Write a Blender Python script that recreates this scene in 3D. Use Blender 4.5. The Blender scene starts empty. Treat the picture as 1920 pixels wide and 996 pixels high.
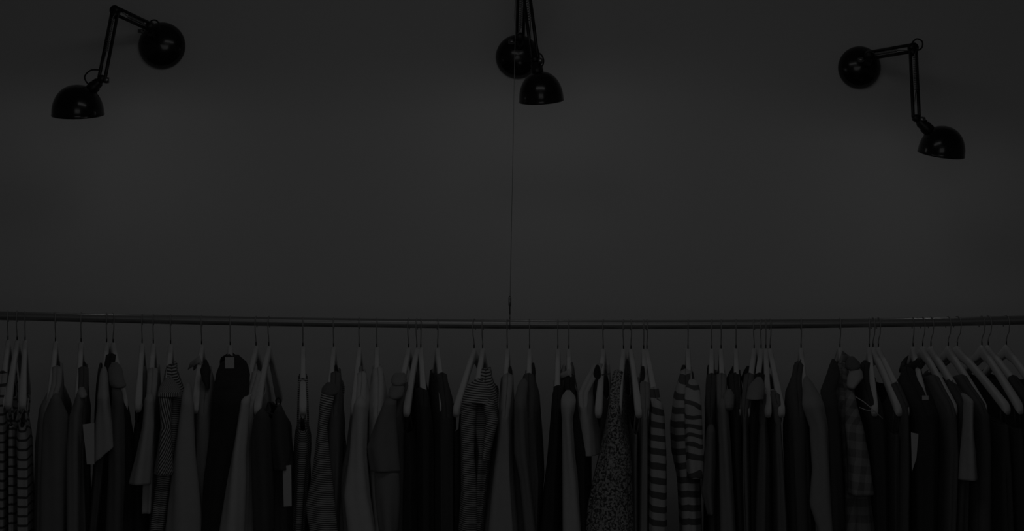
import bpy, math, random
from mathutils import Vector, Matrix
# ------------------------------------------------------------------ camera, light, exposure
F = 4000.0; D = 5.0; CZ = 1.75            # focal length in pixels of a 1920 px frame, distance to the rail, lens height
sc = bpy.context.scene
COL = sc.collection
cam_d = bpy.data.cameras.new('camera'); cam = bpy.data.objects.new('camera', cam_d); COL.objects.link(cam)
cam_d.sensor_width = 36; cam_d.lens = 36 * F / 1920; cam_d.clip_start = .05
cam.location = (0, -D, CZ); cam.rotation_euler = (math.pi / 2, 0, 0); sc.camera = cam
sc.view_settings.view_transform = 'Standard'; sc.view_settings.look = 'None'
sc.view_settings.gamma = 1; sc.view_settings.use_curve_mapping = False
sc.view_settings.exposure = -5.0
w = bpy.data.worlds.new('world'); sc.world = w; w.use_nodes = True
w.node_tree.nodes['Background'].inputs[0].default_value = (1, 1, 1, 1)
w.node_tree.nodes['Background'].inputs[1].default_value = .28
def area(name, loc, target, sx, sy, power):
    l = bpy.data.lights.new(name, 'AREA'); l.shape = 'RECTANGLE'; l.size = sx; l.size_y = sy; l.energy = power
    o = bpy.data.objects.new(name, l); COL.objects.link(o); o.location = loc
    o.rotation_euler = (Vector(target) - Vector(loc)).to_track_quat('-Z', 'Y').to_euler(); return o
area('ceiling_softlight', (-.05, -1.25, 2.86), (0, .0, .9), 1.3, .4, 22)
area('front_fill_light', (-.05, -5.5, 2.0), (0, 0, 1.2), 2.2, 1.3, 72)  # added soft fill from behind the camera, lifts garments and wall
LAMP_POWER = 2.75
R = random.Random(7)
# ------------------------------------------------------------------ helpers
def px(x, y, Y=0.0):
    k = (D + Y) / F
    return Vector(((x - 960) * k, Y, CZ - (y - 498) * k))
def tag(o, label=None, cat=None, group=None, kind=None):
    if label: o['label'] = label
    if cat: o['category'] = cat
    if group: o['group'] = group
    if kind: o['kind'] = kind
    return o
def empty(name, loc, rz=0):
    o = bpy.data.objects.new(name, None); COL.objects.link(o); o.location = loc; o.rotation_euler = (0, 0, rz)
    o.empty_display_size = .05; return o
class MB:
    def __init__(s): s.v = []; s.f = []; s.uv = []
    def add(s, vs, fs, uvs=None):
        b = len(s.v); s.v += [tuple(p) for p in vs]; s.f += [tuple(i + b for i in f) for f in fs]
        s.uv += uvs if uvs else [(p[0], p[2]) for p in vs]
        return s
    def grid(s, rows, closed=True, uvs=None, cap0=False, cap1=False):
        n = len(rows[0]); vs = [p for r in rows for p in r]; fs = []
        for j in range(len(rows) - 1):
            for i in range(n if closed else n - 1):
                k = (i + 1) % n
                fs.append((j * n + i, j * n + k, (j + 1) * n + k, (j + 1) * n + i))
        if cap0: fs.append(tuple(range(n))[::-1])
        if cap1: fs.append(tuple((len(rows) - 1) * n + i for i in range(n)))
        return s.add(vs, fs, uvs)
    def tube(s, pts, r, n=10, cap=True):
        pts = [Vector(p) for p in pts]; rows = []; side = None
        for i, p in enumerate(pts):
            t = (pts[min(i + 1, len(pts) - 1)] - pts[max(i - 1, 0)]).normalized()
            if side is None: side = t.orthogonal().normalized()
            side = (side - t * side.dot(t)).normalized(); up = t.cross(side)
            rr = r[i] if isinstance(r, (list, tuple)) else r
            rows.append([p + (side * math.cos(a) + up * math.sin(a)) * rr for a in [2 * math.pi * k / n for k in range(n)]])
        return s.grid(rows, cap0=cap, cap1=cap)
    def lathe(s, prof, org, axis, n=40, close=False):
        axis = Vector(axis).normalized(); a = axis.orthogonal().normalized(); b = axis.cross(a); org = Vector(org)
        rows = [[org + axis * h + (a * math.cos(t) + b * math.sin(t)) * max(r, 1e-5) for t in [2 * math.pi * k / n for k in range(n)]] for r, h in prof]
        return s.grid(rows)
    def box(s, c, sz, ax=None):
        c = Vector(c); X, Y, Z = ax if ax else (Vector((1, 0, 0)), Vector((0, 1, 0)), Vector((0, 0, 1)))
        vs = [c + X * (i * sz[0] / 2) + Y * (j * sz[1] / 2) + Z * (k * sz[2] / 2) for i in (-1, 1) for j in (-1, 1) for k in (-1, 1)]
        return s.add(vs, [(0, 1, 3, 2), (4, 6, 7, 5), (0, 4, 5, 1), (2, 3, 7, 6), (0, 2, 6, 4), (1, 5, 7, 3)])
    def build(s, name, mat, parent=None, smooth=True, solid=0, bevel=0):
        me = bpy.data.meshes.new(name); me.from_pydata(s.v, [], s.f)
        uvl = me.uv_layers.new(name='uv')
        for lp in me.loops: uvl.data[lp.index].uv = s.uv[lp.vertex_index]
        me.materials.append(mat)
        if smooth: me.polygons.foreach_set('use_smooth', [True] * len(me.polygons))
        o = bpy.data.objects.new(name, me); COL.objects.link(o)
        if parent: o.parent = parent
        if solid: m = o.modifiers.new('solid', 'SOLIDIFY'); m.thickness = solid; m.offset = -1
        if bevel: m = o.modifiers.new('bevel', 'BEVEL'); m.width = bevel; m.segments = 3
        me.update(); return o
def interp(tab, t):
    if t <= tab[0][0]: return tab[0][1:]
    for a, b in zip(tab, tab[1:]):
        if t <= b[0]:
            k = (t - a[0]) / (b[0] - a[0]); return [p + (q - p) * k for p, q in zip(a[1:], b[1:])]
    return tab[-1][1:]
def smooth(a, b, x):
    t = max(0, min(1, (x - a) / (b - a))); return t * t * (3 - 2 * t)
# ------------------------------------------------------------------ materials
def base_mat(name):
    m = bpy.data.materials.new(name); m.use_nodes = True; nt = m.node_tree
    return m, nt, nt.nodes['Principled BSDF']
def plain(name, v, rough=.6, metal=0, coat=0, bump=0, bscale=60):
    m, nt, p = base_mat(name); p.inputs['Base Color'].default_value = (v, v, v, 1)
    p.inputs['Roughness'].default_value = rough; p.inputs['Metallic'].default_value = metal
    p.inputs['Coat Weight'].default_value = coat
    if bump:
        tc = nt.nodes.new('ShaderNodeTexCoord'); n = nt.nodes.new('ShaderNodeTexNoise'); n.inputs['Scale'].default_value = bscale
        b = nt.nodes.new('ShaderNodeBump'); b.inputs['Strength'].default_value = bump; b.inputs['Distance'].default_value = .01
        nt.links.new(tc.outputs['Object'], n.inputs['Vector']); nt.links.new(n.outputs['Fac'], b.inputs['Height'])
        nt.links.new(b.outputs['Normal'], p.inputs['Normal'])
    return m
def lin(c):
    c = c / 255; return c / 12.92 if c < .04045 else ((c + .055) / 1.055) ** 2.4
GAIN = 1.42
def alb(c): return min(.86, max(.006, .8 * lin(c) / lin(38) * GAIN))
_cache = {}
def mathn(nt, op, a, b=None):
    n = nt.nodes.new('ShaderNodeMath'); n.operation = op
    for i, q in enumerate((a, b)):
        if q is None: continue
        if isinstance(q, (int, float)): n.inputs[i].default_value = q
        else: nt.links.new(q, n.inputs[i])
    return n.outputs[0]
def cloth(c, kind='plain', c2=None, per=.02, duty=.5, axis=1, wob=0.0):
    """woven cloth: plain, stripe (along the cloth's own length), speckle or plaid"""
    key = (c, kind, c2, per, duty, axis, wob)
    if key in _cache: return _cache[key]
    m, nt, p = base_mat(f'{kind}_cloth'); p.inputs['Roughness'].default_value = .92
    p.inputs['Specular IOR Level'].default_value = .15; p.inputs['Sheen Weight'].default_value = .04
    L = nt.links.new
    tc = nt.nodes.new('ShaderNodeTexCoord'); n = nt.nodes.new('ShaderNodeTexNoise'); n.inputs['Scale'].default_value = 38; n.inputs['Detail'].default_value = 3
    L(tc.outputs['Object'], n.inputs['Vector'])
    b = nt.nodes.new('ShaderNodeBump'); b.inputs['Strength'].default_value = .25; b.inputs['Distance'].default_value = .004
    L(n.outputs['Fac'], b.inputs['Height']); L(b.outputs['Normal'], p.inputs['Normal'])
    A = alb(c); mix = nt.nodes.new('ShaderNodeMix'); mix.data_type = 'RGBA'
    mix.inputs[6].default_value = (A, A, A, 1); B = alb(c2) if c2 is not None else A * .86; mix.inputs[7].default_value = (B, B, B, 1)
    if kind == 'plain':
        fac = mathn(nt, 'MULTIPLY', n.outputs['Fac'], 1.0)
    elif kind == 'stripe':
        s = nt.nodes.new('ShaderNodeSeparateXYZ'); L(tc.outputs['UV'], s.inputs[0])
        q = s.outputs[axis]
        if wob:
            n2 = nt.nodes.new('ShaderNodeTexNoise'); n2.inputs['Scale'].default_value = 9; L(tc.outputs['Object'], n2.inputs['Vector'])
            q = mathn(nt, 'ADD', q, mathn(nt, 'MULTIPLY', n2.outputs['Fac'], wob))
        fr = mathn(nt, 'FRACT', mathn(nt, 'DIVIDE', q, per)); fac = mathn(nt, 'LESS_THAN', fr, duty)
    elif kind == 'speckle':
        v = nt.nodes.new('ShaderNodeTexNoise'); v.inputs['Scale'].default_value = per; v.inputs['Detail'].default_value = 4; v.inputs['Roughness'].default_value = .7
        L(tc.outputs['Object'], v.inputs['Vector'])
        r = nt.nodes.new('ShaderNodeMapRange'); L(v.outputs['Fac'], r.inputs[0]); r.inputs[1].default_value = duty - .04; r.inputs[2].default_value = duty + .05
        fac = r.outputs[0]
    else:   # plaid
        s = nt.nodes.new('ShaderNodeSeparateXYZ'); L(tc.outputs['UV'], s.inputs[0]); 
        fa = mathn(nt, 'LESS_THAN', mathn(nt, 'FRACT', mathn(nt, 'DIVIDE', s.outputs[0], per)), .5)
        fb = mathn(nt, 'LESS_THAN', mathn(nt, 'FRACT', mathn(nt, 'DIVIDE', s.outputs[1], per * 1.3)), .5)
        fac = mathn(nt, 'MULTIPLY', mathn(nt, 'ADD', fa, fb), .5)
    L(fac, mix.inputs[0]); L(mix.outputs[2], p.inputs['Base Color'])
    _cache[key] = m; return m
M_wall = plain('white_plaster', .8, .85, bump=.05, bscale=30)
M_ceil = plain('white_ceiling', .8, .9)
M_floor = plain('dark_wood_floor', .14, .5, bump=.1, bscale=4)
M_black = plain('black_enamel', .008, .22, coat=.25)
M_blackm = plain('matt_black_metal', .012, .42)
M_rubber = plain('black_cable', .01, .5)
M_steel = plain('worn_steel', .30, .35, 1)
M_wire = plain('pale_steel_wire', .42, .6)
M_rail = plain('brushed_dark_steel_tube', .36, .36, .55)
M_hook = plain('hook_wire', .40, .45, .4)
M_ferrule = plain('dark_screw_shank', .05, .5, 1)
M_hanger = plain('white_painted_wood', .80, .5, bump=.03, bscale=40)
M_paper = plain('white_card', .66, .8)
M_bulb, nt, p = base_mat('warm_bulb_glass'); p.inputs['Base Color'].default_value = (.9, .9, .9, 1)
p.inputs['Emission Color'].default_value = (1, 1, 1, 1); p.inputs['Emission Strength'].default_value = 1.5
# ------------------------------------------------------------------ the room
WY = .58
def struct(name, c, sz, mat):
    o = MB().box(c, sz).build(name, mat, smooth=False); tag(o, kind='structure'); return o
struct('wall_back', (0, WY + .06, 1.45), (9, .12, 2.9), M_wall)
struct('floor', (0, -2.6, -.05), (9, 6.2, .1), M_floor)
struct('ceiling', (0, -2.6, 2.95), (9, 6.2, .1), M_ceil)
struct('baseboard_back', (0, WY - .008, .06), (9, .016, .12), M_ceil)
# ------------------------------------------------------------------ rail and its hanging wire
RAILP = [(-140, 588.5), (0, 592), (250, 598), (490, 603), (730, 606.4), (960, 608.3), (1210, 609), (1450, 607.8), (1690, 605), (1920, 600.5), (2070, 597)]
def rail_z(x):
    p = x * F / D + 960; return CZ - (interp(RAILP, p)[0] - 498) * D / F
RR = .0106
mb = MB(); xs = [-1.36 + 2.72 * i / 48 for i in range(49)]
def rz_s(x): return (rail_z(x - .12) + 2 * rail_z(x) + rail_z(x + .12)) / 4
mb.tube([(x, 0, rz_s(x)) for x in xs], RR, 28)
rail = empty('clothes_rail', (0, 0, 0)); tag(rail, 'long dark steel clothes rail carrying all the hangers across the picture', 'clothes rail')
mb.build('tube', M_rail, rail)
for sx in (-1, 1):
    MB().lathe([(0, .004), (.009, .004), (.0125, .001), (.0125, -.02), (RR, -.02)], (sx * 1.36, 0, rz_s(sx * 1.36)), (sx, 0, 0), 24).build('end_cap', M_blackm, rail)
wx = px(956, 600, -.0).x
wt = empty('suspension_wire', (wx, 0, rz_s(wx) + RR)); tag(wt, 'thin steel suspension wire running from the ceiling down to the middle of the rail', 'wire')
zr = rz_s(wx); off = Vector((wx, 0, zr + RR))
top = px(967.5, 0, 0); dirw = (top - px(956.5, 600, 0)); topw = px(956.5, 600, 0) + dirw * ((2.9 - px(956.5, 600, 0).z) / dirw.z)
MB().tube([Vector((wx, 0, zr + .03)) - off, topw - off], .0007, 8).build('cable', M_wire, wt)
mm = MB(); mm.tube([(0, 0, .012), (.0, 0, .030), (0, 0, .034), (0, 0, .052), (0, 0, .056)], [.0016, .0016, .0034, .0034, .001], 10); mm.build('clamp', M_steel, wt)
mm = MB(); mm.tube([Vector((0, math.sin(a) * (RR + .0012), math.cos(a) * (RR + .0012) - RR)) for a in [2 * math.pi * k / 24 for k in range(25)]], .0011, 8); mm.tube([(0, 0, .0005), (0, 0, .014)], .0011, 8); mm.build('loop', M_steel, wt)
# ------------------------------------------------------------------ hangers
HU = .212
def arm_top(u):
    a = abs(u); return -.060 - .122 * (min(a, HU + .03) / HU) ** 1.12
def hanger_body():
    mb = MB(); rows = []; N = 46
    for i in range(N + 1):
        u = -HU + 2 * HU * i / N; a = abs(u) / HU
        e = min(1, math.sqrt(max(0, 1 - ((a - .97) / .03) ** 2))) if a > .97 else 1
        h = (.020 + .010 * math.exp(-(a / .12) ** 2) + .004 * a) * max(.82, e); th = (.0125 + .0055 * smooth(.3, 1, a)) * max(.75, e)
        zt = arm_top(u) - (0 if e == 1 else .003 * (1 - e)); zc = zt - h / 2 + .004 * math.exp(-(a / .06) ** 2)
        row = []
        for k in range(16):
            t = 2 * math.pi * k / 16; c, s_ = math.cos(t), math.sin(t)
            row.append((math.copysign(abs(c) ** .55, c) * th / 2, u, zc + math.copysign(abs(s_) ** .6, s_) * h / 2))
        rows.append(row)
    return mb.grid(rows, cap0=True, cap1=True)
def hook_mesh():
    pts = [(0, 0, -.064), (0, 0, -.05), (0, -.001, -.042), (0, -.006, -.034), (0, -.0135, -.027)]
    Rk = .0175; cz = RR + .0013 - Rk
    for k in range(15):
        a = math.radians(205 - 235 * k / 14); pts.append((0, math.cos(a) * Rk, cz + math.sin(a) * Rk))
    return MB().tube(pts, .00125, 8)
def angle(stem, tip, reach=HU):
    x0 = (stem - 960) * D / F; a = 0
    for _ in range(8):
        Y = -reach * math.cos(a); xt = (tip - 960) * (D + Y) / F
        a = math.asin(max(-.9, min(.9, (xt - x0) / reach)))
    return x0, a
PROTO = None
def hanger(stem, tip, label):
    global PROTO
    x0, a = angle(stem, tip); loc = (x0, 0, rz_s(x0))
    if PROTO is None:
        r = empty('clothes_hanger', loc, a); hanger_body().build('hanger_body', M_hanger, r); hook_mesh().build('hook', M_hook, r); MB().tube([(0, 0, -.062), (0, 0, -.058), (0, 0, -.0575), (0, 0, -.044)], [.0022, .0022, .0014, .0014], 10).build('screw_shank', M_ferrule, r); PROTO = r
    else:
        r = PROTO.copy(); COL.objects.link(r); r.location = loc; r.rotation_euler = (0, 0, a)
        for ch in list(PROTO.children):
            c = ch.copy(); COL.objects.link(c); c.parent = r
    tag(r, label, 'hanger', 'white hangers along the rail'); return r
# ------------------------------------------------------------------ garments
# local frame of a garment: +x across the cloth, -y towards the viewer along the hanger, z up; origin on the rail axis
def outline(tab, x0, a, zr, depth, reach):
    """silhouette of the near edge, given as (row, left, right), turned into (drop, centre, halfwidth) in the garment's frame"""
    k = (D - depth) / F; xt = x0 + math.sin(a) * reach; out = []
    for y, l, r in tab:
        out.append((-(CZ - (y - 498) * k - zr), ((l + r) / 2 - 960) * k - xt, max(.003, (r - l) / 2 * k)))
    return out
def garment(name, cat, ph, stem, tip, m, tab, nu=.085, nd=.07, U=.226, top=None, sleeve=None, sm=None, shem=None, hem=None, collar=0, lab=None, inner=.012, fold=1.0, group=None, extra=None, hl=None, strapm=None, farside=True, slant=0, strap_u=None, more=(), label_at=None):
    x0, a = angle(stem, tip); zr = rz_s(x0); rnd = random.Random(int(stem * 13 + tip))
    hanger(stem, tip, hl or ('white hanger holding the ' if len(ph.split()) < 13 else 'hanger of ') + ph)
    g = empty(name, (x0, 0, zr), a); tag(g, lab or ph, cat, group)
    o = outline(tab, x0, a, zr, U * math.cos(a), U)
    drops = [q[0] for q in o]; ts = top is not None
    if hem is None: hem = .80 + rnd.uniform(-.05, .12)
    if ts: ztop = (CZ - (top - 498) * (D - U * math.cos(a)) / F - zr)
    ph1, ph2, ph3 = [rnd.uniform(0, 6.28) for _ in range(3)]; k1 = rnd.choice((5, 6, 7)); k2 = rnd.choice((11, 13, 15)); side = rnd.choice((-1, 1))
    N = 84; NT = 56
    def surf(uu, sd, z, zt, th, t, scale=1.0):
        cx, hw = interp(o, -z); near = smooth(.1, -.62, uu)
        wv = (inner * (1 - near) + hw * near)
        wv *= .55 + .45 * smooth(0, .09, zt - z) if near < .5 else 1
        wv = wv * min(1, .36 + math.sqrt(max(0, (zt - z)) / .030) * .64)
        wv *= 1 + fold * (.13 * math.sin(k1 * th + ph1 + 3 * z) + .09 * math.sin(k2 * th + ph2)) * smooth(0, .16, zt - z)
        wob = .006 * math.sin(7 * uu + ph3 + z * 5) * (1 - near) * smooth(0, .2, zt - z)
        return cx * near + wob, wv * scale
    rows = []; uvs = []
    for j in range(NT + 1):
        t = j / NT; t = t ** 1.25; row = []; arc = 0; prev = None
        for i in range(N):
            th = 2 * math.pi * i / N; c, s_ = math.cos(th), math.sin(th)
            uu = -math.copysign(abs(c) ** .8, c); sd = math.copysign(abs(s_) ** .55, s_)
            y = uu * U; ay = abs(y)
            if ts: zt = ztop + .012 * math.cos(uu * 3) - .006
            else:
                zt = arm_top(y) + .0035 - max(0, ay - HU) * 1.1
                if ay < nu:
                    e = math.sqrt(max(0, 1 - (ay / nu) ** 2)); dp = nd if (s_ * side > 0) else nd * .22
                    zt = arm_top(nu) + .0035 - dp * e
            z = zt + (-hem - zt) * t
            flare = 1 + .06 * smooth(0, .6, zt - z)
            cxx, hw = surf(uu, sd, z, (arm_top(y) if not ts else zt), th, t)
            x = cxx + sd * hw
            if not ts and ay > nu:
                if j == 0: x = cxx
                else: 
                    mn = .0105 * abs(sd) ** .5 if ay < HU else 0
                    if (zt - z) < .045 and abs(sd * hw) < mn: x = cxx * 1 + math.copysign(mn, s_)
            yy = y * flare - (.006 * fold * math.sin(k1 * th * 1.3 + ph2) * smooth(0, .15, zt - z))
            P = (x, yy, z); row.append(P)
            if prev: arc += math.dist(prev[:2], P[:2])
            prev = P; uvs.append((arc, z + .02 * math.sin(uu * 6 + ph1) * .3))
        rows.append(row)
    b = MB().grid(rows, uvs=uvs).build('body', m, g, solid=.0015)
    if ts:
        for sy in (-1, 1):
            y = sy * (strap_u or min(U - .012, HU - .02)); cx, hw = surf(y / U, 1, ztop - .02, ztop, 1, 0); at_ = arm_top(y) + .0035
            if strap_u:
                pts = [(cx - hw * .7, y, ztop - .012), (-.0105 + cx * .3, y, (ztop + at_) / 2), (-.0095, y, at_ - .008), (-.006, y, at_ - .001), (0, y, at_ + .0005)]
                pts += [(-p[0] if i else cx + hw * .7, p[1], p[2]) for i, p in enumerate(pts[:-1])][::-1]
                pts[-2] = (.0105 + cx * .3, y, pts[1][2])
            else:      # a hanging loop caught in the notch on the arm's underside
                zb = at_ - .027; pts = [(cx - hw * .6, y, ztop - .014), (-.006, y, zb - .006), (0, y, zb), (.006, y, zb - .006), (cx + hw * .6, y, ztop - .014)]
            MB().tube(pts, .0022, 6).build('strap', strapm or m, g)
    smat = sm or m
    def sleeve_mesh(tabo, zend, ysgn, yoff, yfix=None, roll=False):
        rows = []; uvs = []; n = 30; nn = 48; z0 = -tabo[0][0] if tabo[0][0] > 0 else tabo[0][0]
        z0 = -abs(tabo[0][0]) + .003
        for j in range(nn + 1):
            t = j / nn; t = t ** 1.2; z = z0 + (zend - z0) * t; cx, hw = interp(tabo, -z)
            rr = min(1, .30 + math.sqrt(max(0, z0 - z) / .012) * .70)
            if roll: rr = min(1, .6 + math.sqrt(max(0, z0 - z) / .006) * .4, .6 + math.sqrt(max(0, z - zend) / .006) * .4)
            dep = .019 * rr + .010 * t
            ua = HU * (max(0, (-.060 + .016 - z)) / .122) ** (1 / 1.12); ua = min(HU + .008, ua)
            yc = ysgn * (ua + yoff - .016 * (1 - rr)) if yfix is None else yfix
            if yfix is not None: dep = .012 + .02 * t
            k = ua / (HU + .03) if (yfix is None and ua < HU) else 1
            for i in range(n):
                th = 2 * math.pi * i / n; f = 1 + fold * .10 * math.sin(4 * th + ph1 + 9 * z) * smooth(0, .1, z0 - z)
                z_ = z + slant * math.cos(th) * t ** 3; x = cx + math.cos(th) * hw * rr * f; y = yc + math.sin(th) * dep * f
                rows.append((x, y, z_)); uvs.append((th * hw, z + .003 * math.cos(th)))
        rows = [rows[k * n:(k + 1) * n] for k in range(nn + 1)]
        return MB().grid(rows, uvs=uvs, cap0=True)
    for nm, tb, hm, mm_, yf in more:  # back panels carry the shade of the neck opening in their cloth colour
        dpt = (HU + .03) if yf is None else -yf
        tt = []
        for yy_, l_, r_ in tb:
            # each row sits at its own depth along the shoulder slope
            if yf is None:
                zz = CZ - (yy_ - 498) * (D - .18) / F - zr; ua = min(HU + .008, HU * (max(0, (-.044 - zz)) / .122) ** (1 / 1.12)) + .02
            else: ua = -yf
            q = outline([(yy_, l_, r_)], x0, a, zr, ua * math.cos(a), ua)[0]; tt.append(q)
        ze = outline([(hm, 0, 1)], x0, a, zr, dpt * math.cos(a), 0)[0][0]
        sleeve_mesh(tt, -abs(ze), -1, .024, yf, nm in ('knot', 'rolled_cuff', 'shoulder_yoke', 'collar_flap', 'turned_collar')).build(nm, mm_, g, solid=.0015)
    if sleeve:
        yo = .022
        if sleeve == 'auto':
            r0 = rnd.uniform(-.25, .25); z1 = -arm_top(HU) - .02; st = [(max(d, z1 + i * 1e-4), c + h * r0, h * .66) for i, (d, c, h) in enumerate(o)]
            zs = -(.62 + rnd.uniform(0, .12))
        else:
            st = []
            for yy_, l_, r_ in sleeve:
                zz = CZ - (yy_ - 498) * (D - .18) / F - zr; ua = min(HU + .008, HU * (max(0, (-.044 - zz)) / .122) ** (1 / 1.12)) + .022
                st.append(outline([(yy_, l_, r_)], x0, a, zr, ua * math.cos(a), ua)[0])
            zs = -(.68) if shem is None else -outline([(shem, 0, 1)], x0, a, zr, (HU + .04) * math.cos(a), HU)[0][0]
        sleeve_mesh(st, zs, -1, yo).build('sleeve', smat, g, solid=.0015)
        if farside:
            fs = [(d, 0, min(.024, h)) for d, c, h in st]
            sleeve_mesh(fs, zs, 1, .006).build('sleeve', smat, g, solid=.0015)
    if collar:
        rows = [[], [], [], []]; n = 40
        for i in range(n):
            th = 2 * math.pi * i / n; c, s_ = math.cos(th), math.sin(th); y = -c * nu
            dp = (nd if s_ * side > 0 else nd * .22) * abs(s_); zz = arm_top(nu) + .0035 - dp
            for r_, (ex, dz) in enumerate(((1, -.006), (.95, collar), (1.35, collar * .92), (1.6, -.004))):
                rows[r_].append((s_ * .019 * ex, y * (1 + .05 * r_), zz + dz))
        MB().grid(rows).build('collar', sm if sm else m, g, solid=.0012)
    if label_at:
        x1, y1, x2, y2 = label_at; Yl = -(HU + .052); A = px((x1 + x2) / 2, (y1 + y2) / 2, Yl); kk = (D + Yl) / F
        loc = A - Vector((x0, 0, zr)); ca, sa = math.cos(-a), math.sin(-a)
        l = Vector((loc.x * ca - loc.y * sa, loc.x * sa + loc.y * ca, loc.z))
        MB().box(l, ((x2 - x1) * kk, .0012, (y2 - y1) * kk)).build('neck_label', M_paper, g, smooth=False)['label'] = 'white neck label'
    return g
exec_list = []
P = cloth
stA = P(24, 'stripe', 6, .0210, .26, 1, .01)             # pale with fine dark lines
stT = P(25, 'stripe', 5, .0048, .5, 1, .004)             # narrow stripes
stTv = P(25, 'stripe', 5, .0048, .5, 0, .002)
stB = P(25, 'stripe', 8, .0310, .47, 1, .012)            # broad stripes
stBd = P(26, 'stripe', 9, .0290, .45, 1, .05)
G = garment
# --- left end
G('striped_pullover', 'top', 'striped top cut by the left picture edge', 15, 2, stA, [(735, -10, 8), (790, -14, 11), (996, -14, 11)], nu=.12, U=.215)
G('striped_camisole', 'top', 'narrow striped top second from the left edge', 32, 15, stA, [(780, 12, 26), (850, 13, 27), (996, 14, 28)], top=785, U=.215)
G('striped_shirt', 'top', 'striped top with thin dark bands, third from the left edge', 47, 42, stA, [(780, 28, 52), (830, 27, 58), (996, 27, 59)], top=787, U=.235)
G('pale_shirt', 'shirt', 'pale grey top with darker grey sleeve beside the striped tops', 104, 94, P(24), [(725, 92, 112), (770, 70, 112), (850, 64, 112), (996, 62, 112)], nu=.10, sleeve=[(742, 98, 110), (780, 84, 126), (850, 81, 126), (996, 76, 122)], sm=P(15), more=[('shaded_back_panel', [(680, 107, 111), (700, 104, 112), (735, 101, 110), (800, 98, 112)], 800, P(7), -0.03)])  # far inside of the neck, its shade painted as darker cloth
G('grey_shirt', 'shirt', 'mid grey top with a white price tag hanging at its right', 152, 146, P(10), [(720, 148, 160), (770, 138, 168), (850, 130, 164), (996, 128, 170)], nu=.10, sleeve=[(730, 148, 160), (780, 132, 152), (850, 127, 150), (996, 126, 148)], sm=P(17), more=[('shaded_back_panel', [(682, 156, 159), (700, 153, 161), (735, 152, 163), (800, 152, 164)], 800, P(5), -0.03), ('knot', [(730, 148, 158), (736, 146, 160), (741, 147, 162)], 746, P(24), None)])
G('white_tee', 'tee shirt', 'white short-sleeved tee with a slanting sleeve hem', 200, 192, P(8), [(715, 184, 202), (800, 180, 206), (996, 164, 184)], nu=.10, sleeve=[(692, 190, 200), (712, 187, 202), (760, 184, 205), (800, 180, 213), (850, 177, 216), (880, 177, 214)], sm=P(25), shem=852, slant=.021, more=[('shaded_back_panel', [(684, 187, 191), (720, 182, 190), (790, 178, 188)], 800, P(11), -0.03)])
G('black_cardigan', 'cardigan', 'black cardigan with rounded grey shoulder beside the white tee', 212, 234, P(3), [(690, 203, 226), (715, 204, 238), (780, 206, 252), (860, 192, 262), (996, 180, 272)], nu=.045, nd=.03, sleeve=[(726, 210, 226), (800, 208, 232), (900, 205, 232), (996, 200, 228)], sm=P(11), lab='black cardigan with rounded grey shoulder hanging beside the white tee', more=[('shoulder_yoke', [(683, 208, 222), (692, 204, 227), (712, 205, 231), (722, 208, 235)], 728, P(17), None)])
G('black_camisole', 'camisole', 'black camisole below a bare white hanger arm', 266.5, 259, P(3), [(775, 250, 268), (850, 246, 270), (996, 240, 274)], top=778, U=.215, more=[('shaded_back_panel', [(690, 270, 273), (720, 268, 275), (745, 269, 274)], 760, P(20), -0.03)])
G('white_shirt', 'shirt', 'loose white shirt with pointed hem left of the pinstripe shirt', 287.5, 280, P(26), [(740, 274, 290), (790, 271, 292), (850, 266, 292), (996, 262, 284)], nu=.10, hem=.43, sleeve=[(742, 273, 288), (800, 268, 288), (850, 258, 284), (907, 244, 280)], shem=908)
G('striped_shirt', 'shirt', 'finely striped shirt with a rounded shoulder, left of the pale blouse', 320, 312, stT, [(700, 304, 332), (735, 299, 344), (780, 300, 346), (850, 296, 334), (996, 276, 316)], nu=.082, nd=.05, sleeve=[(712, 306, 326), (740, 299, 322), (800, 302, 320), (850, 296, 322), (890, 290, 324)], sm=stTv, shem=890, more=[('shoulder_fold', [(711, 308, 326), (722, 302, 332), (736, 297, 340)], 744, stTv, None)])
G('pale_blouse', 'blouse', 'pale blouse with a broad light sleeve left of the black dress', 378, 366, P(19), [(695, 370, 398), (750, 362, 402), (850, 360, 402), (996, 368, 396)], nu=.07, nd=.09, sleeve=[(722, 347, 358), (760, 340, 363), (850, 328, 366), (996, 314, 378)], sm=P(24), collar=.012, more=[('shaded_back_panel', [(678, 384, 387), (695, 376, 394), (712, 380, 392), (724, 388, 391)], 728, P(4), -0.16)])
G('black_dress', 'dress', 'black dress with a high rounded neck', 431.5, 430, P(3), [(668, 424, 448), (685, 412, 462), (700, 408, 466), (740, 404, 462), (800, 398, 450), (850, 392, 437), (900, 386, 426), (996, 384, 416)], nu=.035, nd=.02, U=.225, sleeve=[(669, 436, 452), (680, 415, 462), (700, 407, 467), (740, 403, 463), (800, 399, 451), (850, 392, 438), (900, 385, 427), (996, 379, 412)], label_at=(422, 670, 439, 691), lab='black dress with a high rounded neck standing above its neighbours')
G('white_shirt', 'shirt', 'long plain white shirt right of the black dress', 480, 456, P(29), [(695, 464, 478), (735, 455, 476), (790, 446, 476), (850, 435, 472), (900, 426, 475), (996, 410, 475)], nu=.10, sleeve='auto')
G('dark_dress', 'dress', 'dark lace dress under an open white hanger', 504, 482, P(6), [(768, 486, 530), (800, 474, 541), (850, 472, 545), (996, 476, 549)], top=770, U=.20, sleeve=None, more=[('gathered_bodice', [(770, 484, 498), (790, 476, 508), (830, 474, 510), (996, 478, 512)], 996, P(7), None), ('gathered_bodice', [(762, 520, 528), (780, 513, 536), (830, 510, 541), (870, 516, 546)], 880, P(6), None)])
G('striped_camisole', 'camisole', 'narrow striped camisole hanging from thin straps', 568, 568, stT, [(790, 559, 574), (810, 552, 584), (850, 551, 584), (996, 547, 572)], top=794, U=.205, strap_u=.13)
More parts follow.
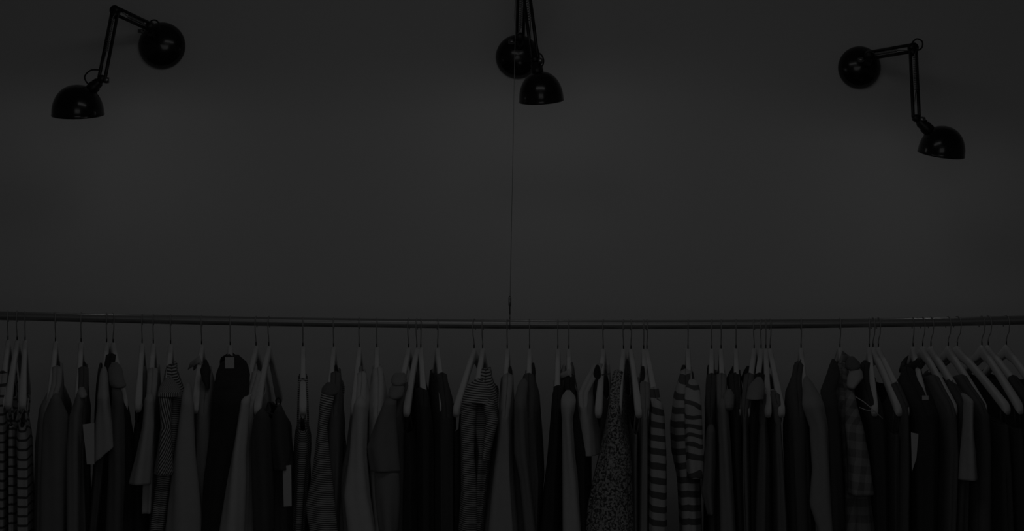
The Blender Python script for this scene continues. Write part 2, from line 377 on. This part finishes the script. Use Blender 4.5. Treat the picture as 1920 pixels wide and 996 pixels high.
G('striped_tee', 'tee shirt', 'finely striped top with a dark rounded shoulder and flared sleeve', 625.5, 616, P(12), [(705, 618, 632), (740, 610, 638), (800, 608, 644), (860, 612, 640), (996, 610, 634)], nu=.10, nd=.08, sleeve=[(724, 606, 622), (745, 602, 626), (800, 597, 612), (850, 592, 616), (900, 586, 621), (950, 576, 625), (996, 584, 630)], sm=stT, more=[('shoulder_yoke', [(721, 610, 628), (728, 605, 632), (738, 603, 634)], 742, P(11), None), ('shaded_back_panel', [(688, 628, 632), (705, 625, 634), (722, 623, 632)], 740, P(3), -0.06)])
G('white_blouse', 'blouse', 'wide white blouse in the left half, right of the flared striped top', 673.5, 664, P(29), [(705, 664, 684), (760, 656, 692), (850, 648, 690), (930, 630, 700), (996, 634, 712)], nu=.09, sleeve='auto', more=[('shaded_back_panel', [(690, 675, 678), (712, 673, 680), (732, 674, 678)], 736, P(18), -0.08)])
G('white_shirt', 'shirt', 'soft white shirt left of the grey rolled-sleeve jacket', 706.5, 706, P(29), [(700, 696, 722), (760, 690, 728), (850, 688, 722), (996, 700, 722)], nu=.07, sleeve=None)
G('grey_jacket', 'jacket', 'grey jacket with rolled folds on its shoulder', 766, 744, P(12), [(703, 740, 760), (740, 732, 760), (790, 712, 758), (850, 706, 758), (996, 724, 758)], nu=.13, top=None, sleeve=[(742, 728, 745), (790, 706, 742), (840, 690, 744), (884, 697, 748)], shem=884, sm=P(16), more=[('rolled_cuff', [(703, 738, 761), (712, 735, 762), (722, 735, 760)], 725, P(19), None), ('rolled_cuff', [(725, 733, 758), (734, 730, 757), (745, 729, 754)], 748, P(18), None), ('cuff', [(880, 703, 748), (930, 706, 748), (996, 714, 744)], 996, P(17), None)])
G('black_pullover', 'top', 'black top under the second of two bare slanting hanger arms', 781.5, 762, P(3), [(795, 750, 776), (850, 752, 782), (996, 748, 784)], top=797, U=.215)
G('black_pullover', 'top', 'black top with a wide curved neck below crossed hanger arms', 789, 796, P(4), [(755, 782, 808), (800, 780, 816), (996, 782, 816)], nu=.15, nd=.05, U=.215)
G('black_dress', 'dress', 'charcoal dress with pointed shoulder left of the striped sweater', 820.5, 832, P(6), [(705, 826, 846), (760, 818, 856), (800, 816, 858), (996, 816, 858)], nu=.10, nd=.09, U=.226)
G('black_camisole', 'camisole', 'black camisole beneath the bare arm left of the striped sweater', 889, 855, P(3), [(790, 848, 862), (850, 850, 862), (996, 850, 862)], top=795, U=.205)
G('striped_sweater', 'sweater', 'finely striped sweater with rounded shoulder near the middle of the rail', 905, 888, stT, [(700, 890, 918), (740, 876, 926), (790, 872, 932), (850, 890, 918), (996, 880, 902)], nu=.075, nd=.09, sleeve=[(738, 872, 898), (750, 867, 896), (800, 864, 890), (850, 865, 888), (920, 866, 892), (996, 862, 892)], more=[('shoulder_fold', [(714, 886, 908), (726, 875, 916), (745, 868, 924)], 756, stT, None), ('draped_side', [(740, 906, 924), (790, 912, 934), (850, 906, 918)], 862, stT, None)])
G('white_shirt', 'shirt', 'smooth pale shirt below the suspension wire', 951, 946, P(24), [(705, 942, 958), (760, 934, 962), (800, 929, 963), (850, 922, 966), (900, 914, 971), (996, 899, 984)], nu=.10, sleeve=None, more=[('shaded_back_panel', [(690, 955, 958), (735, 953, 961), (762, 956, 960)], 780, P(5), -0.08)])
G('grey_cardigan', 'cardigan', 'grey cardigan just right of the pale shirt at mid rail', 993, 990, P(9), [(712, 978, 1002), (745, 970, 1011), (850, 970, 1016), (900, 978, 1018), (996, 990, 1010)], nu=.095, sleeve=[(714, 974, 990), (750, 966, 986), (850, 966, 990), (900, 976, 994), (996, 984, 1004)], sm=P(15), more=[('shaded_back_panel', [(684, 998, 1001), (700, 994, 1003), (718, 995, 1001)], 735, P(5), -0.05)])
G('black_dress', 'dress', 'long black dress left of the white shirt with bunched collar', 1046, 1044, P(3), [(735, 1040, 1052), (800, 1033, 1052), (850, 1027, 1052), (900, 1020, 1052), (996, 1009, 1052)], nu=.14, nd=.04)
G('white_shirt', 'shirt', 'narrow white shirt with a bunched collar hung over black cloth', 1066.5, 1068, P(3), [(700, 1064, 1072), (745, 1060, 1080), (850, 1060, 1108), (996, 1062, 1108)], nu=.10, sleeve=[(736, 1057, 1074), (748, 1053, 1079), (764, 1053, 1077), (786, 1055, 1072), (850, 1056, 1076), (900, 1056, 1082), (996, 1055, 1089)], sm=P(27), collar=.01, more=[('shaded_back_panel', [(683, 1070, 1074), (710, 1069, 1078), (735, 1069, 1082)], 745, P(14), -0.05), ('shaded_back_panel', [(688, 1054, 1061), (710, 1050, 1062), (735, 1050, 1062)], 742, P(22), -0.04)])
G('white_blouse', 'blouse', 'short white blouse ending above black cloth, left of the speckled jacket', 1131, 1122, P(28), [(700, 1098, 1118), (740, 1076, 1106), (780, 1078, 1112), (820, 1080, 1119), (860, 1084, 1122)], nu=.06, nd=.09, hem=.29, U=.215, hl='white hanger with a gold chain, between bunched white shirt and speckled jacket', more=[('shaded_back_panel', [(688, 1116, 1124), (715, 1111, 1127), (795, 1109, 1124)], 800, P(3), -0.1)])
G('speckled_jacket', 'jacket', 'speckled black and white knitted jacket', 1169, 1158, P(24, 'speckle', 4, 190, .5), [(740, 1138, 1160), (765, 1136, 1166), (800, 1130, 1168), (850, 1119, 1180), (900, 1106, 1182), (950, 1094, 1184), (996, 1088, 1188)], nu=.08, nd=.07, U=.235, sleeve='auto')
G('grey_pullover', 'top', 'mid grey top under a bare white arm right of the speckled jacket', 1183, 1198, P(15), [(798, 1188, 1199), (850, 1187, 1197), (996, 1188, 1197)], top=800, U=.21)
G('grey_shirt', 'shirt', 'pale grey shirt left of the boldly striped tee', 1207, 1211, P(19), [(740, 1204, 1218), (800, 1201, 1218), (996, 1197, 1217)], nu=.12, more=[('shaded_back_panel', [(690, 1204, 1207), (715, 1201, 1208), (738, 1203, 1206)], 745, P(4), -0.1)])
G('striped_tee', 'tee shirt', 'boldly striped black and white tee with stacked bands', 1213, 1232, stB, [(750, 1226, 1242), (780, 1222, 1252), (850, 1220, 1256), (996, 1219, 1258)], nu=.14, U=.235, sleeve=[(752, 1226, 1240), (780, 1222, 1245), (850, 1220, 1249), (996, 1219, 1246)])
G('striped_shirt', 'shirt', 'boldly striped shirt with a slanting striped sleeve and square cuff', 1290, 1294, stB, [(700, 1272, 1300), (740, 1264, 1312), (800, 1258, 1318), (850, 1262, 1322), (900, 1272, 1316), (996, 1276, 1318)], nu=.08, nd=.06, sleeve=[(715, 1288, 1308), (745, 1284, 1314), (800, 1284, 1316), (860, 1288, 1318), (896, 1290, 1316)], sm=P(25, 'stripe', 8, .029, .45, 1, .09), shem=897, more=[('shaded_back_panel', [(688, 1278, 1286), (702, 1276, 1288), (714, 1280, 1287)], 720, P(6), -0.02)])
G('dark_shirt', 'shirt', 'dark grey shirt right of the boldly striped shirt', 1334.5, 1332, P(7), [(705, 1328, 1338), (760, 1320, 1342), (850, 1324, 1342), (996, 1328, 1344)], nu=.10, sleeve=[(800, 1326, 1340), (870, 1320, 1340), (920, 1316, 1338), (965, 1328, 1338)], sm=P(14), shem=965, more=[('shaded_back_panel', [(688, 1327, 1331), (705, 1326, 1335), (745, 1328, 1333)], 760, P(4), -0.02)])
G('grey_shirt', 'shirt', 'mid grey shirt widening downwards, right of the dark shirt', 1352, 1356, P(18), [(712, 1346, 1364), (760, 1342, 1366), (850, 1343, 1372), (996, 1342, 1382)], nu=.095, sleeve='auto')
G('black_blouse', 'blouse', 'black blouse with grey rounded shoulder right of the mid grey shirt', 1380, 1382, P(5), [(705, 1364, 1388), (740, 1366, 1392), (850, 1374, 1390), (996, 1382, 1396)], nu=.09, sleeve=None, more=[('shaded_back_panel', [(690, 1373, 1377), (712, 1362, 1381), (735, 1367, 1383)], 745, P(3), -0.04), ('shoulder_yoke', [(734, 1362, 1372), (742, 1357, 1376), (760, 1358, 1375)], 768, P(18), None)])
G('grey_shirt', 'shirt', 'slim grey shirt between two black garments', 1414, 1400, P(13), [(735, 1384, 1408), (800, 1390, 1402), (900, 1389, 1406), (996, 1393, 1408)], nu=.10, more=[('shaded_back_panel', [(690, 1398, 1408), (708, 1391, 1411), (733, 1396, 1406)], 740, P(3), -0.04)])
G('black_pullover', 'top', 'black top with a pale turned collar', 1427, 1414, P(3), [(712, 1404, 1430), (740, 1404, 1428), (800, 1403, 1420), (996, 1408, 1416)], nu=.10, sleeve=[(711, 1414, 1430), (728, 1404, 1434), (745, 1401, 1430)], sm=P(19), shem=750)
G('grey_pullover', 'top', 'charcoal top under the bare hanger arm with pale tip', 1436, 1440, P(12), [(760, 1422, 1436), (850, 1418, 1444), (996, 1409, 1446)], nu=.16, nd=.03, U=.205)
G('grey_pullover', 'top', 'grey top right of the charcoal top, under a bare sloping arm', 1444, 1466, P(13), [(750, 1450, 1464), (800, 1452, 1468), (900, 1455, 1475), (996, 1455, 1482)], nu=.16, nd=.03, U=.205)
G('dark_coat', 'coat', 'soft dark coat with sloping grey shoulder and pale sleeve', 1502, 1512, P(8), [(688, 1490, 1508), (740, 1476, 1520), (800, 1474, 1524), (996, 1482, 1530)], nu=.05, nd=.03, sleeve=[(710, 1506, 1518), (760, 1506, 1546), (800, 1520, 1553), (880, 1524, 1557), (945, 1518, 1560), (996, 1534, 1562)], sm=P(20))
G('plaid_shirt', 'shirt', 'dark plaid shirt with a large turned-up collar', 1575, 1594, P(19, 'plaid', 11, .028), [(674, 1580, 1606), (720, 1562, 1612), (780, 1572, 1616), (850, 1580, 1628), (920, 1584, 1637), (996, 1582, 1648)], nu=.05, nd=.08, collar=.018, sleeve=[(735, 1586, 1600), (760, 1585, 1606), (800, 1584, 1618), (860, 1590, 1628), (925, 1592, 1636)], shem=928, U=.22, more=[('fur_lapel', [(677, 1558, 1567), (700, 1551, 1574), (735, 1538, 1566), (765, 1546, 1570), (800, 1552, 1574), (996, 1556, 1582)], 996, P(5), None), ('turned_collar', [(672, 1590, 1602), (680, 1585, 1610), (694, 1586, 1612)], 698, P(11), None), ('collar_flap', [(694, 1594, 1614), (708, 1589, 1617), (724, 1588, 1604)], 730, P(25), None)])
G('black_pullover', 'top', 'black wide-necked top with pale cords across its neck', 1630, 1640, P(5), [(690, 1616, 1630), (720, 1606, 1640), (760, 1608, 1658), (800, 1620, 1668), (996, 1636, 1668)], nu=.05, nd=.05, U=.205)
G('charcoal_pullover', 'top', 'charcoal top under the broad bare hanger arm right of the cords', 1637, 1686, P(7), [(795, 1674, 1690), (850, 1672, 1692), (996, 1672, 1690)], top=800, U=.21)
G('charcoal_shirt', 'shirt', 'charcoal shirt with a thin grey edge left of the buttoned black shirt', 1647, 1700, P(9), [(760, 1692, 1708), (850, 1690, 1712), (996, 1686, 1710)], nu=.13, U=.22)
G('black_shirt', 'shirt', 'black shirt with open collar and pale inner labels', 1712, 1736, P(4), [(690, 1690, 1722), (730, 1690, 1756), (780, 1708, 1770), (850, 1712, 1770), (996, 1714, 1766)], nu=.075, nd=.09, collar=.014, label_at=(1729, 742, 1741, 750))
G('charcoal_tee', 'tee shirt', 'charcoal tee with smooth rounded shoulder', 1730, 1790, P(10), [(735, 1770, 1796), (770, 1768, 1804), (850, 1776, 1804), (996, 1770, 1796)], nu=.11, nd=.06, lab='charcoal tee with smooth rounded shoulder right of the open black collar')
G('long_sleeved_pullover', 'top', 'dark top with one pale sleeve ending in a cuff', 1745.5, 1814, P(7), [(755, 1806, 1822), (850, 1802, 1824), (996, 1790, 1822)], nu=.13, nd=.05, sleeve=[(742, 1806, 1816), (800, 1808, 1820), (850, 1803, 1825), (899, 1799, 1829)], sm=P(24), shem=900)
G('charcoal_shirt', 'shirt', 'charcoal shirt with sloping shoulder right of the pale sleeve', 1778, 1846, P(9), [(725, 1828, 1850), (780, 1830, 1866), (850, 1834, 1872), (996, 1826, 1872)], nu=.11, nd=.07)
G('dark_pullover', 'top', 'dark top under the broadest bare arm at the right', 1795, 1890, P(6), [(785, 1878, 1898), (850, 1878, 1902), (996, 1880, 1908)], top=782, U=.205)
G('black_pullover', 'top', 'black top under the last full hanger arm at the right', 1841, 1914, P(5), [(790, 1904, 1922), (850, 1906, 1928), (996, 1910, 1934)], top=790, U=.205)
G('charcoal_pullover', 'top', 'charcoal top mostly cut by the right picture edge', 1853, 1938, P(6), [(770, 1926, 1946), (850, 1930, 1950), (996, 1936, 1958)], nu=.12, U=.21)
G('black_shirt', 'shirt', 'black shirt beyond the right edge, only its hanger top in view', 1887, 1966, P(5), [(770, 1954, 1974), (850, 1956, 1978), (996, 1960, 1984)], nu=.12, U=.21)
# ------------------------------------------------------------------ price tags, chain and cords
def price_tag(corners, Y, string, label):
    pts = [px(a, b, Y) for a, b in corners]; c = sum(pts, Vector()) / 4
    r = empty('price_tag', c); mb = MB(); n = Vector((0, .0006, 0))
    mb.add([p - c - n for p in pts] + [p - c + n for p in pts], [(0, 1, 2, 3), (7, 6, 5, 4), (0, 4, 5, 1), (1, 5, 6, 2), (2, 6, 7, 3), (3, 7, 4, 0)])
    mb.build('card', M_paper, r, smooth=False)
    MB().tube([px(a, b, Y + dy) - c for a, b, dy in string], .0007, 6).build('string', M_rubber, r)
    tag(r, label, 'price tag', 'white price tags'); return r
price_tag([(155, 796), (177, 793), (177, 871), (163, 871)], -.275, [(166, 796, 0), (166, 770, .01), (164, 742, .04)], 'white price tag hanging against the grey top left of the white tee')
price_tag([(530, 874), (546, 872), (547, 949), (532, 950)], -.27, [(541, 873, 0), (545, 850, .01), (543, 836, .04)], 'white price tag between the dark lace dress and the striped camisole')
price_tag([(1708, 811), (1722, 814), (1718, 860), (1710, 884)], -.27, [(1715, 813, 0), (1717, 795, .02), (1716, 780, .05)], 'white price tag at the left side of the open-collared black shirt')
def cord_obj(name, label, cat, pts, r):
    P0 = px(*pts[0]); o = MB().tube([px(*p) - P0 for p in pts], r, 6).build(name, M_paper)
    g = [q for q in bpy.data.objects if q.get('label') == 'black wide-necked top with pale cords across its neck'][0]
    o.parent = g; o.matrix_parent_inverse = (Matrix.Translation(g.location) @ Matrix.Rotation(g.rotation_euler.z, 4, 'Z')).inverted()
    o.location = P0; o['label'] = label; return o
cord_obj('neck_cord', 'pale cord', 'cord', [(1604, 744, -.245), (1620, 754, -.250), (1638, 769, -.255), (1655, 785, -.25)], .0011)
cord_obj('neck_cord', 'pale cord', 'cord', [(1611, 764, -.248), (1624, 769, -.25), (1640, 772, -.252)], .0009)
ch0 = px(1136, 702, -.12); chm = MB()
for k in range(9):
    c = px(1129 + k * 1.7, 703 - k * .35 + (k % 2) * .8, -.12) - ch0; chm.lathe([(.0016 + .0005 * math.cos(q), .0005 * math.sin(q)) for q in [2 * math.pi * i / 8 for i in range(9)]], c, (0, 1, .3) if k % 2 else (0, .4, 1), 12)
tag(chm.build('neck_chain', M_steel), 'small metal chain at the neck beside the speckled jacket', 'chain').location = ch0
# ------------------------------------------------------------------ wall lamps
def lamp(name, label, base, br, shoulder, elbow, head, dome, rx, hgt, tilt, loops, ysh, yel, yhd):
    B = px(base[0], base[1], WY); g = empty(name, B); tag(g, label, 'wall lamp', 'black jointed wall lamps')
    L = lambda p, Y: px(p[0], p[1], Y) - B
    r = br * (D + WY) / F
    MB().lathe([(0, 0), (r, 0), (r * 1.0, .006), (r * .97, .012), (r * .86, .022), (r * .62, .032), (r * .3, .038), (0, .039)], (0, 0, 0), (0, -1, 0), 56).build('wall_plate', M_black, g)
    S = L(shoulder, ysh); E = L(elbow, yel); H = L(head, yhd)
    # swivel bracket
    b = MB(); b.tube([(S.x, -.030, S.z - .022), (S.x, S.y + .006, S.z - .012), (S.x, S.y, S.z)], [.010, .009, .008], 14)
    b.lathe([(0, -.014), (.010, -.014), (.012, -.012), (.012, .012), (.010, .014), (0, .014)], S, (0, 1, .2), 20)
    b.build('bracket', M_blackm, g)
    MB().lathe([(0, -.012), (.005, -.012), (.006, 0), (.004, .004), (0, .004)], S + Vector((-.018, -.004, -.012)), (1, .1, 0), 16).build('knob', M_steel, g)
    def arm(A, Bq, nm, gap):
        d = (Bq - A).normalized(); q = d.cross(Vector((0, 1, 0))).normalized(); m = MB()
        for s_ in (-1, 1):
            m.tube([A + q * gap * s_ + d * .006, Bq + q * gap * s_ - d * .004], .0042, 10)
        arm_o = m.build(nm, M_blackm, g)
        sp = MB(); A2 = A + d * .03 + Vector((0, -.012, 0)); B2 = A + (Bq - A) * .62 + Vector((0, -.012, 0)); ln = (B2 - A2)
        o1 = q; o2 = Vector((0, 1, 0)); pts = []
        for k in range(161):
            t = k / 160; an = t * 2 * math.pi * 20; pts.append(A2 + ln * t + (o1 * math.cos(an) + o2 * math.sin(an)) * .0036)
        sp.tube(pts, .0009, 5); sp.tube([A2, A2 - d * .028 + q * gap], .0011, 6); sp.tube([B2, B2 + d * .05 - q * gap * .5 + Vector((0, .01, 0))], .0011, 6)
        sp.build('spring', M_steel, arm_o)
        return d, q
    d1, q1 = arm(S, E, 'lower_arm', .0085); d2, q2 = arm(E, H, 'upper_arm', .0075)
    e = MB()
    for s_ in (-1, 1):
        c = E + Vector((0, s_ * .006, 0)); n = 18
        e.lathe([(0, -.0015), (.013, -.0015), (.013, .0015), (0, .0015)], c, (0, 1, 0), 20)
        e.lathe([(0, -.0015), (.010, -.0015), (.010, .0015), (0, .0015)], c + d2 * .016, (0, 1, 0), 20)
    e.tube([E + Vector((0, -.012, 0)), E + Vector((0, .012, 0))], .0035, 10); e.build('elbow_joint', M_blackm, g)
    # head joint, socket and shade
    up = Vector((math.sin(tilt), -.23, math.cos(tilt))).normalized(); C = L(dome, yhd); Rr = rx * (D + yhd) / F; Hh = hgt * (D + yhd) / F
    h = MB(); h.lathe([(0, -.010), (.009, -.010), (.010, 0), (.009, .010), (0, .010)], H, (0, 1, 0), 18)
    h.tube([H, H + (C + up * Hh * .8 - H) * .35], [.006, .007], 12); h.build('head_joint', M_blackm, g)
    hn = MB(); hn.lathe([(0, -.006), (.007, -.006), (.008, 0), (.007, .006), (0, .006)], H + Vector((.013, -.008, -.004)), (1, .2, 0), 16); hn.tube([H + Vector((0, -.008, 0)), H + Vector((.012, -.008, -.004))], .002, 8); hn.build('knob', M_steel, g)
    sx = 1 if H.x > C.x else -1
    ax = (H - (C + up * Hh * .35)).normalized(); s0 = C + up * Hh * .35 + ax * (Rr * .72)
    ln = (H - s0).length
    MB().lathe([(0, -.006), (.0150, -.006), (.0150, ln * .4), (.0125, ln * .46), (.0125, ln * .7), (.008, ln * .85), (0, ln * .86)], s0, ax, 24).build('lamp_socket', M_blackm, g)
    prof = []
    for k in range(26):
        t = k / 25 * math.pi / 2; prof.append((Rr * math.cos(t) ** .88 if t < 1.57 else 0, Hh * math.sin(t)))
    prof = [(Rr * 1.012, -.0035), (Rr * 1.012, -.001)] + prof
    MB().lathe(prof, C, up, 64).build('lamp_shade', M_black, g, solid=.0016)
    bc = C + up * Hh * .42
    MB().lathe([(0, -.024), (.010, -.021), (.017, -.013), (.020, -.002), (.017, .010), (.011, .018), (.009, .03), (0, .03)], bc, up, 24).build('bulb', M_bulb, g)
    ld = bpy.data.lights.new('bulb_light', 'POINT'); ld.energy = LAMP_POWER; ld.shadow_soft_size = .012
    lo = bpy.data.objects.new('bulb_light', ld); COL.objects.link(lo); lo.location = B + C + up * (-.002) ; 
    for pts, Y in loops:
        pp = [L(p, Y) for p in pts]; fine = []
        for i in range(len(pp) - 1):
            p0, p1, p2, p3 = pp[max(i - 1, 0)], pp[i], pp[i + 1], pp[min(i + 2, len(pp) - 1)]
            for k in range(8):
                t = k / 8; fine.append(.5 * ((2 * p1) + (p2 - p0) * t + (2 * p0 - 5 * p1 + 4 * p2 - p3) * t * t + (3 * p1 - p0 - 3 * p2 + p3) * t ** 3))
        fine.append(pp[-1]); MB().tube(fine, .0019, 8).build('cable', M_rubber, g)
    return g
lamp('wall_lamp', 'black jointed wall lamp at the left, its shade hanging lowest on the far left', (304, 86), 44, (281, 50), (216, 20), (191, 148), (146, 213), 49, 54, 0,
     [([(186, 131), (170, 132), (159, 143), (163, 155), (174, 161)], .13), ([(280, 46), (284, 39), (292, 38), (298, 44), (299, 54)], .27)], WY - .075, WY - .26, WY - .44)
lamp('wall_lamp', 'black jointed wall lamp in the middle, its shade overlapping its round wall plate', (971, 107), 41.5, (975, 70), (980, -70), (1003, 112), (1015, 187), 42, 53, -.06,
     [([(1003, 102), (1013, 101), (1019, 112), (1017, 123), (1009, 125)], .15), ([(969, 70), (966, 30), (969, -20), (976, -60)], .26)], WY - .07, WY - .26, WY - .44)
lamp('wall_lamp', 'black jointed wall lamp at the right with bent arm reaching down to its shade', (1611, 127), 40, (1630, 104), (1712, 90), (1718, 222), (1765, 287), 44, 51, .12,
     [([(1710, 80), (1719, 73), (1729, 78), (1728, 90), (1717, 96)], .18)], WY - .075, WY - .26, WY - .44)
